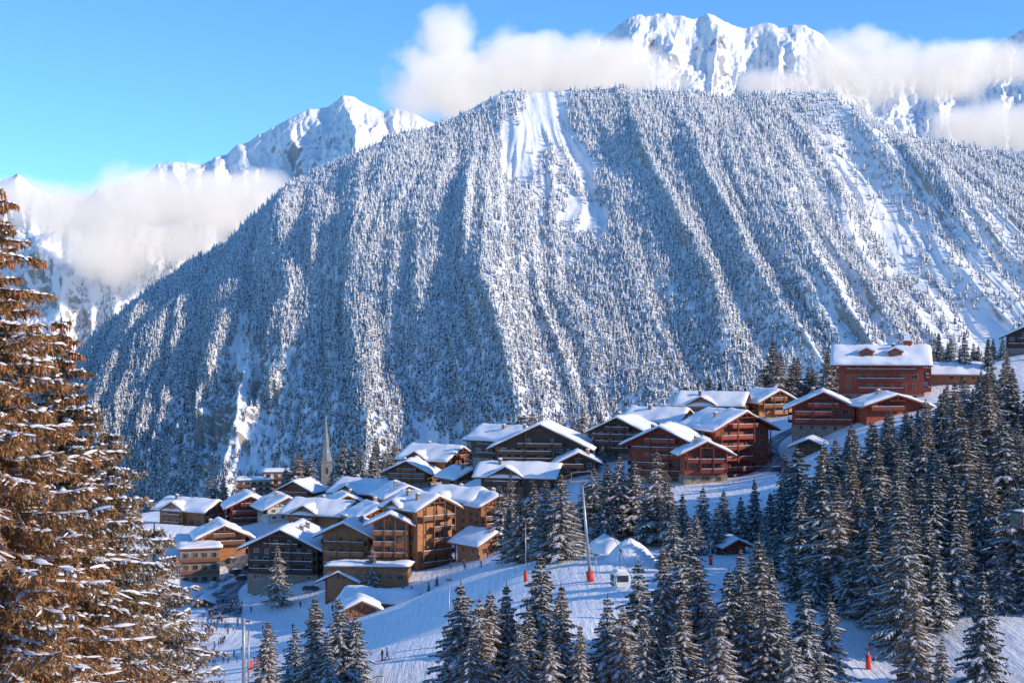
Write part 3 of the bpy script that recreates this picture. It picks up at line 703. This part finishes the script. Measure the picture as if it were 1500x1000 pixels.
# ---------------- lift masts, lamps
def atg(u,v): return hit(u,v)
def mast(u,vb,vt,label,r=.38,lean=0.):
    p=atg(u,vb); h=(500-vt)/K*p.y-p.z; t=thing('lift_mast',label,'ski lift mast',p)
    t.rotation_euler=(0,lean,0)
    b=MB(); b.tube((0,0,-1),(0,0,h),r,r*.5,12); b.build('mast',M['metal'],t,True)
    b=MB(); b.tube((0,0,-.2),(0,0,1.9),r+.35,r+.35,12); b.build('padding',M['redp'],t,True)
    b=MB(); b.box((0,0,h-.2),(4.4,.3,.3))
    for s in(-1,1): b.box((s*2.2,0,h),(.22,3.0,.3)); b.box((s*1.9,0,h+.9),(.1,.1,1.4))
    b.box((0,0,h+1.5),(3.9,.1,.1)); b.build('crossarm',M['metal'],t)
    for s in(-1,1):
        for k in range(4):
            b=MB(); b.tube((s*2.2-.15,-1.2+k*.8,h-.2),(s*2.2+.15,-1.2+k*.8,h-.2),.2,.2,10); b.build('pulley',M['dmetal'],t,True)
    b=MB()
    for k in range(int(h/.6)): b.box((r+.15,0,1.5+k*.55),(.35,.05,.05))
    b.box((r+.32,0,h/2),(.05,.05,h-2)); b.build('ladder',M['dmetal'],t)
    return Vector((p.x+h*math.sin(lean),p.y,p.z+h*math.cos(lean)))
top1=mast(865,852,702,'grey lift mast with red padded foot in the middle of the ski slope',.36,-.085)
top2=mast(1432,640,576,'thin lift mast standing in the wood on the right hillside',.3)
def lamp(u,vb,vt,label,pad=True,r=.1):
    p=atg(u,vb); h=(500-vt)/K*p.y-p.z; t=thing('lamp_post',label,'lamp post',p)
    b=MB(); b.tube((0,0,-.5),(0,0,h),r,r*.6,8); b.build('pole',M['metal'],t,True)
    b=MB(); b.box((0,-.3,h),(.9,.7,.22)); b.box((0,0,h-.15),(.2,.2,.25)); b.build('lamp_head',M['dmetal'],t)
    if pad: b=MB(); b.tube((0,0,-.2),(0,0,2.),.38,.38,10); b.build('padding',M['redp'],t,True)
lamp(770,852,762,'lamp post with red padding beside the conifers left of the lift mast')
lamp(658,948,848,'thin lamp post with red padding left of the foreground conifers')
lamp(1041,828,790,'short post with red padding on the slope near the tiny red hut')
lamp(1272,980,950,'short post with red padding among snow at the bottom right')
lamp(873,845,812,'thin black post right of the grey lift mast',False)
lamp(588,830,788,'street lamp in front of the tallest honey hotel',False)
p=atg(357,1004)
t=thing('timber_post_pair','pair of thick grey posts at the bottom left of the ski run','post',p); hh=(500-905)/K*p.y-p.z
b=MB(); b.tube((0,0,-1),(0,0,hh),.38,.33,10); b.build('post',M['metal'],t,True)
b=MB(); b.tube((.9,.4,-1),(.9,.4,hh*.8),.2,.18,10); b.build('post',M['metal'],t,True)
b=MB(); b.box((.4,.2,hh*.95),(1.6,.3,.3)); b.build('crossbar',M['dmetal'],t)
for k,(u,v,l) in enumerate([(366,982,'slim red crash pad right beside the grey posts at bottom left'),(379,976,'slim red crash pad farther right of the grey posts'),(568,888,'small red crash pad beside the low long hut')]):
    p=atg(u,v); t=thing('crash_pad',l,'safety barrier',p,R(70)); b=MB(); b.box((0,0,1.0),(1.2,.5,2.0)); b.build('pad',M['redp'],t)
    for s in (-1,1): b=MB(); b.tube((s*.65,0,-.3),(s*.65,0,2.3),.05,.05,6); b.build('pole',M['metal'],t)
def cable(a,b_,label,sag=0):
    b=MB(); pr=Vector(a)
    for i in range(1,17):
        f=i/16; q=Vector(a).lerp(Vector(b_),f); q.z-=sag*4*f*(1-f); b.tube(pr,q,.035,.035,5,cap=False); pr=q
    tag(b.build('lift_cable',M['dmetal']),label,'cable')
def gondola(pt,label,rz,bm):
    g=thing('gondola_cabin',label,'gondola',(pt.x,pt.y,pt.z-4.6),rz)
    b=MB(); prof=[(-.75,0),(.75,0),(1.0,.35),(1.08,1.1),(.95,1.9),(.6,2.2),(-.6,2.2),(-.95,1.9),(-1.08,1.1),(-1.0,.35)]
    b.prism(prof,-.95,.95); b.prism([(x*.8,.25+z*.78) for x,z in prof],-1.12,-.951); b.prism([(x*.8,.25+z*.78) for x,z in prof],.951,1.12); b.build('body',bm,g)
    for s in(-1,1):
        b=MB(); b.box((0,s*1.13,1.3),(1.45,.04,.8)); b.build('window',M['glass'],g)
        b=MB(); b.box((s*1.06,0,1.3),(.06,1.5,.75)); b.build('window',M['glass'],g)
        b=MB(); b.box((s*1.05,0,.5),(.25,1.3,.3)); b.build('ski_rack',M['dmetal'],g)
    b=MB(); b.tube((0,0,2.2),(0,.5,3.2),.06,.06,8); b.tube((0,.5,3.2),(0,.1,4.6),.06,.06,8); b.box((0,0,4.6),(.2,.9,.25)); b.build('hanger',M['dmetal'],g)
    b=MB(); b.box((0,0,2.28),(1.1,1.6,.16)); b.build('roof_cap',M['snow'],g)
M['cabin']=simple('cabin_paint',(.70,.72,.68),(.58,.6,.58),1,rough=.35)
def w3(u,v,Y): return Vector(((u-750)/K*Y,Y,(500-v)/K*Y))
g1=w3(909,806,176); a1=top1+Vector((2.2,0,0)); gondola(g1,'pale gondola cabin hanging over the ski slope in the centre',R(10),M['cabin'])
cable(a1,g1,'lift cable between the grey mast and the central gondola',1); dd=(g1-a1); cable(g1,g1+dd*1.3+Vector((0,0,1)),'lift cable from the central gondola toward the viewer',0)
cable(a1,a1-dd*.9+Vector((0,0,-15)),'lift cable from the grey mast back to the village',1)
g2=w3(1496,722,190); gondola(g2,'dark gondola cabin cut by the right edge of the photo',R(25),M['dmetal']); a2=top2+Vector((2.2,0,0))
cable(a2,g2,'lift cable from the woodland mast to the right gondola',2); cable(g2,g2+(g2-a2)*.6,'lift cable from the right gondola toward the viewer',0)
# ---------------- cars
def carproto():
    r=thing('parked_car','','car'); b=MB()
    prof=[(-2.15,.35),(2.1,.35),(2.2,.7),(2.05,.95),(1.1,1.05),(.55,1.5),(-1.2,1.52),(-1.95,1.1),(-2.2,.9)]
    b.prism(prof,-.85,.85); me=b.mesh('body',[M['carp']])
    for v in me.vertices:
        if v.co.z>1.2: v.co.y*=.82
    link('body',me,None,r)
    for s in(-1,1):
        b=MB(); b.face([(-1.1,s*.80,1.08),(.75,s*.80,1.08),(.45,s*.735,1.42),(-1.05,s*.735,1.42)]); b.build('window',M['glass'],r)
        for x in(-1.35,1.35):
            b=MB(); b.tube((x,s*.68,.34),(x,s*.9,.34),.34,.34,14); wv=b.build('wheel',M['rubber'],r); b=MB(); b.tube((x,s*.9,.34),(x,s*.92,.34),.2,.2,10); b.build('rim',M['metal'],wv)
        b=MB(); b.box((2.17,s*.6,.75),(.1,.3,.14)); b.build('headlight',M['framew'],r)
    b=MB(); b.box((-.3,0,1.57),(1.6,1.3,.1)); b.build('snow',M['snow'],r)
    b=MB(); b.face([(1.12,-.72,1.08),(1.12,.72,1.08),(.6,.62,1.47),(.6,-.62,1.47)]); b.build('windscreen',M['glass'],r)
    return r
m,nt,b=nm('car_paint'); oi=N(nt,'ShaderNodeObjectInfo'); cr=N(nt,'ShaderNodeValToRGB'); cr.color_ramp.interpolation='CONSTANT'
for i,(p_,c) in enumerate([(0,(.05,.05,.06)),(.3,(.5,.5,.52)),(.5,(.03,.05,.12)),(.7,(.3,.03,.03)),(.85,(.2,.2,.22))]):
    e=cr.color_ramp.elements[i] if i<2 else cr.color_ramp.elements.new(p_); e.position=p_; e.color=(*c,1)
nt.links.new(oi.outputs['Random'],cr.inputs[0]); nt.links.new(cr.outputs[0],b.inputs['Base Color']); b.inputs['Roughness'].default_value=.3; M['carp']=m
cars=[(1138,693,20),(1158,694,10),(1128,668,-30),(1172,630,10),(330,850,70),(345,842,60),(322,870,80),(356,852,20),(372,848,10),(340,826,60),(455,868,5),(312,862,80),(366,836,30),(1200,617,0)]
cp0=carproto()
for i,(u,v,a) in enumerate(cars):
    p=atg(u,v); p.z+=.28
    lab='parked car on the road bend below the red chalets' if u>1000 else 'parked car along the street at the left of the village'
    gp='cars on the road below the red chalets' if u>1000 else 'cars on the left village street'
    if i==0: cp0.location=p; cp0.rotation_euler=(0,0,R(a)); tag(cp0,lab,'car',gp)
    else: dup(cp0,p,R(a),1,lab,gp)
# ---------------- people
def skinbody(pose):
    j={'pel':(0,0,.95),'che':(0,0,1.3),'nec':(0,0,1.48),'hea':(0,-.02,1.62),'top':(0,-.01,1.72),
     'hl':(-.1,0,.88),'kl':(-.11,-.02,.48),'al':(-.12,.02,.09),'tl':(-.13,-.16,.04),'hr':(.1,0,.88),'kr':(.11,-.02,.48),'ar':(.12,.02,.09),'tr':(.13,-.16,.04),
     'sl':(-.19,0,1.4),'el':(-.25,.02,1.13),'wl':(-.25,-.08,.9),'fl':(-.25,-.11,.8),'sr':(.19,0,1.4),'er':(.25,.02,1.13),'wr':(.25,-.08,.9),'fr':(.25,-.11,.8)}
    if pose==1: j.update(kl=(-.1,-.2,.5),al=(-.1,-.22,.09),tl=(-.1,-.4,.06),kr=(.1,.08,.48),ar=(.1,.32,.14),tr=(.1,.2,.03),wl=(-.24,.1,.9),fl=(-.24,.12,.8),wr=(.22,-.28,1.0),fr=(.22,-.36,.95))
    if pose==2: j.update(pel=(0,.1,.85),che=(0,-.08,1.16),nec=(0,-.16,1.32),hea=(0,-.22,1.45),top=(0,-.22,1.56),hl=(-.1,.1,.8),hr=(.1,.1,.8),kl=(-.14,-.12,.48),kr=(.14,-.12,.48),sl=(-.19,-.1,1.27),sr=(.19,-.1,1.27),el=(-.3,-.12,1.03),er=(.3,-.12,1.03),wl=(-.3,-.36,1.0),wr=(.3,-.36,1.0),fl=(-.3,-.44,.98),fr=(.3,-.44,.98))
    rad={'pel':.14,'che':.16,'nec':.07,'hea':.105,'top':.07,'h':.1,'k':.075,'a':.06,'t':.05,'s':.08,'e':.06,'w':.045,'f':.045}
    ks=list(j); E=[('pel','che'),('che','nec'),('nec','hea'),('hea','top'),('pel','hl'),('hl','kl'),('kl','al'),('al','tl'),('pel','hr'),('hr','kr'),('kr','ar'),('ar','tr'),('che','sl'),('sl','el'),('el','wl'),('wl','fl'),('che','sr'),('sr','er'),('er','wr'),('wr','fr')]
    me=bpy.data.meshes.new('p'); me.from_pydata([j[k] for k in ks],[(ks.index(a),ks.index(b_)) for a,b_ in E],[])
    o=bpy.data.objects.new('p',me); C.objects.link(o); md=o.modifiers.new('s','SKIN'); md.use_smooth_shade=True
    for i,k in enumerate(ks):
        r=rad.get(k) or rad[k[0]]; me.skin_vertices[0].data[i].radius=(r,r); me.skin_vertices[0].data[i].use_root=(k=='pel')
    s=o.modifiers.new('u','SUBSURF'); s.levels=1; s.render_levels=1
    dg=bpy.context.evaluated_depsgraph_get(); r=bpy.data.meshes.new_from_object(o.evaluated_get(dg)); bpy.data.objects.remove(o)
    return r,j,j['nec'][2]+.02
jack=[('black',(.03,.03,.035)),('red',(.5,.04,.03)),('blue',(.04,.1,.35)),('white',(.6,.6,.6)),('orange',(.6,.22,.04)),('green',(.04,.1,.06))]
JM=[(n,simple('jacket_'+n,c,rough=.8)) for n,c in jack]; TRm=simple('trousers_dark',(.035,.035,.045)); SK=simple('skin',(.5,.3,.22),(.45,.26,.2))
base=[skinbody(i) for i in range(3)]
pcache={}
def person(u,v,pose,ji,label,skis=False,group=None):
    p=atg(u,v)
    if p is None: return
    key=(pose,ji)
    if key not in pcache:
        r,j,hz=base[pose]; me=r.copy(); me.materials.clear()
        for q in (TRm,JM[ji][1],SK): me.materials.append(q)
        for pl in me.polygons:
            z=pl.center.z; pl.material_index=2 if z>hz else (1 if z>(j['pel'][2]-.02) or abs(pl.center.x)>.2 else 0)
        b=MB(); h=j['hea']; b.blob((h[0],h[1]+.03,h[2]+.05),(.125,.14,.12),jit=0,n=10,k=6)
        pcache[key]=(me,b.mesh('hat',[JM[(ji+3)%6][1]],True),j)
    me,hat,j=pcache[key]
    t=thing('person',label,'person',(p.x,p.y,p.z+.03),random.uniform(0,6.28),group)
    link('body',me,None,t); link('hat',hat,None,t)
    if skis:
        for s in(-1,1):
            b=MB(); b.box((s*.13,-.1,.0),(.09,1.7,.03)); b.build('ski',M['redp'],t)
            b=MB(); b.tube((s*.32,-.35,0),(s*.28,-.12,1.1),.015,.015,5); b.build('ski_pole',M['dmetal'],t)
person(560,968,0,0,'person in black ski clothes standing, left of the pair on the open slope',True); person(567,967,1,2,'person in blue jacket, right of the pair on the open slope',True)
rp=random.Random(12)
for i in range(110):
    if i<84: u=abs(rp.gauss(0,42))+294; v=rp.choice([rp.uniform(880,930),rp.uniform(880,975)]); g='on the lower left plaza'
    elif i<98: u=rp.uniform(635,720); v=rp.uniform(806,838); g='below the tallest hotel'
    else: u=rp.uniform(420,520); v=rp.uniform(868,925); g='beside the low huts'
    ji=rp.choice([0,0,0,0,1,2,3,4,5]); ps=rp.choice([0,1,0,2]); w_=['standing','walking','on skis'][ps]
    person(u,v,ps,ji,'person in %s jacket %s %s'%(JM[ji][0],w_,g),ps==2,'people in '+JM[ji][0]+' jackets '+w_+' '+g)
# ---------------- clouds
def cloud(label,ells,Y,dens,em,nscale):
    cx=np.mean([e[0] for e in ells]); cy=np.mean([e[1] for e in ells]); px=Y/K
    o0=Vector(((cx-750)*px,Y,(500-cy)*px)); E=[]
    for (u,v,ru,rv) in ells:
        E.append((Vector(((u-750)*px,Y,(500-v)*px))-o0,Vector((ru*px,max(rv*px*1.3,ru*px*.6),rv*px))))
    lo=[min(c[i]-r[i]*1.15 for c,r in E) for i in range(3)]; hi=[max(c[i]+r[i]*1.15 for c,r in E) for i in range(3)]
    b=MB(); b.box([(a+c)/2 for a,c in zip(lo,hi)],[c-a for a,c in zip(lo,hi)])
    m=bpy.data.materials.new('cloud_vapour'); m.use_nodes=True; nt=m.node_tree; nt.nodes.clear(); out=N(nt,'ShaderNodeOutputMaterial')
    tc=N(nt,'ShaderNodeTexCoord').outputs['Object']; acc=None
    for c,r in E:
        s=N(nt,'ShaderNodeVectorMath',operation='SUBTRACT'); nt.links.new(tc,s.inputs[0]); s.inputs[1].default_value=c
        d=N(nt,'ShaderNodeVectorMath',operation='DIVIDE'); nt.links.new(s.outputs[0],d.inputs[0]); d.inputs[1].default_value=r
        l=N(nt,'ShaderNodeVectorMath',operation='LENGTH'); nt.links.new(d.outputs[0],l.inputs[0])
        v=mth(nt,'SUBTRACT',1.,l.outputs['Value']); acc=v if acc is None else mth(nt,'MAXIMUM',acc,v)
    n=noise(nt,tc,nscale,7,.62); val=mth(nt,'ADD',acc,mth(nt,'MULTIPLY',mth(nt,'SUBTRACT',n,.5),1.8))
    de=mth(nt,'MULTIPLY',mrange(nt,val,.10,.55),dens)
    vs=N(nt,'ShaderNodeVolumeScatter'); vs.inputs['Color'].default_value=(.98,.97,.97,1); vs.inputs['Anisotropy'].default_value=.1; nt.links.new(de,vs.inputs['Density'])
    e=N(nt,'ShaderNodeEmission'); e.inputs['Color'].default_value=(*em,1); nt.links.new(de,e.inputs['Strength'])  # added glow, stands in for daylight scattered many times inside the cloud
    a=N(nt,'ShaderNodeAddShader'); nt.links.new(vs.outputs[0],a.inputs[0]); nt.links.new(e.outputs[0],a.inputs[1]); nt.links.new(a.outputs[0],out.inputs['Volume'])
    tag(b.build('cloud',m,loc=o0),label,'cloud')
EM=(.44,.415,.42)
cloud('large pale cloud hanging left of the high peak',[(665,118,98,75),(658,58,55,55),(760,98,115,64),(850,105,125,58),(925,108,75,44),(615,150,62,42),(970,114,60,34)],7200,.011,EM,.0031)
cloud('wide pinkish cloud bank over the low far left ridge',[(100,308,115,56),(200,298,115,68),(300,300,115,64),(372,290,65,48),(165,365,92,55),(40,292,85,40),(260,350,90,48)],6100,.011,EM,.0036)
cloud('long cloud streak right of the high peak',[(1225,88,80,56),(1290,105,105,54),(1380,108,110,50),(1470,98,95,40),(1150,128,85,36),(1270,62,55,30)],7300,.010,EM,.0034)
cloud('low cloud at the right edge above the mountain shoulder',[(1440,182,95,48),(1530,190,90,54)],6500,.011,EM,.0034)
# ---------------- light, world, camera
SD=Vector((.87,-.30,.385)).normalized()
su=bpy.data.lights.new('sun','SUN'); su.energy=4.7; su.angle=R(.5); su.color=(1,.85,.68); so=bpy.data.objects.new('sun',su); C.objects.link(so); so.rotation_euler=SD.to_track_quat('Z','Y').to_euler()
w=bpy.data.worlds.new('World'); bpy.context.scene.world=w; w.use_nodes=True; nt=w.node_tree; bg=nt.nodes['Background']
sk=N(nt,'ShaderNodeTexSky',sky_type='NISHITA'); sk.sun_disc=False; sk.sun_elevation=math.asin(SD.z); sk.sun_rotation=math.atan2(SD.x,SD.y); sk.altitude=1800; sk.air_density=1.0; sk.dust_density=.1; sk.ozone_density=3
vm=N(nt,'ShaderNodeVectorMath',operation='MULTIPLY'); nt.links.new(sk.outputs[0],vm.inputs[0]); vm.inputs[1].default_value=(.84,1.36,1.80)
nt.links.new(vm.outputs[0],bg.inputs['Color']); bg.inputs['Strength'].default_value=.14
cam=bpy.data.cameras.new('camera'); cam.lens=50; cam.sensor_width=36; cam.clip_end=40000; cam.clip_start=.5; co=bpy.data.objects.new('camera',cam); C.objects.link(co); co.rotation_euler=(R(90),0,0); bpy.context.scene.camera=co
bpy.context.scene.view_settings.view_transform='Standard'; bpy.context.scene.view_settings.look='None'
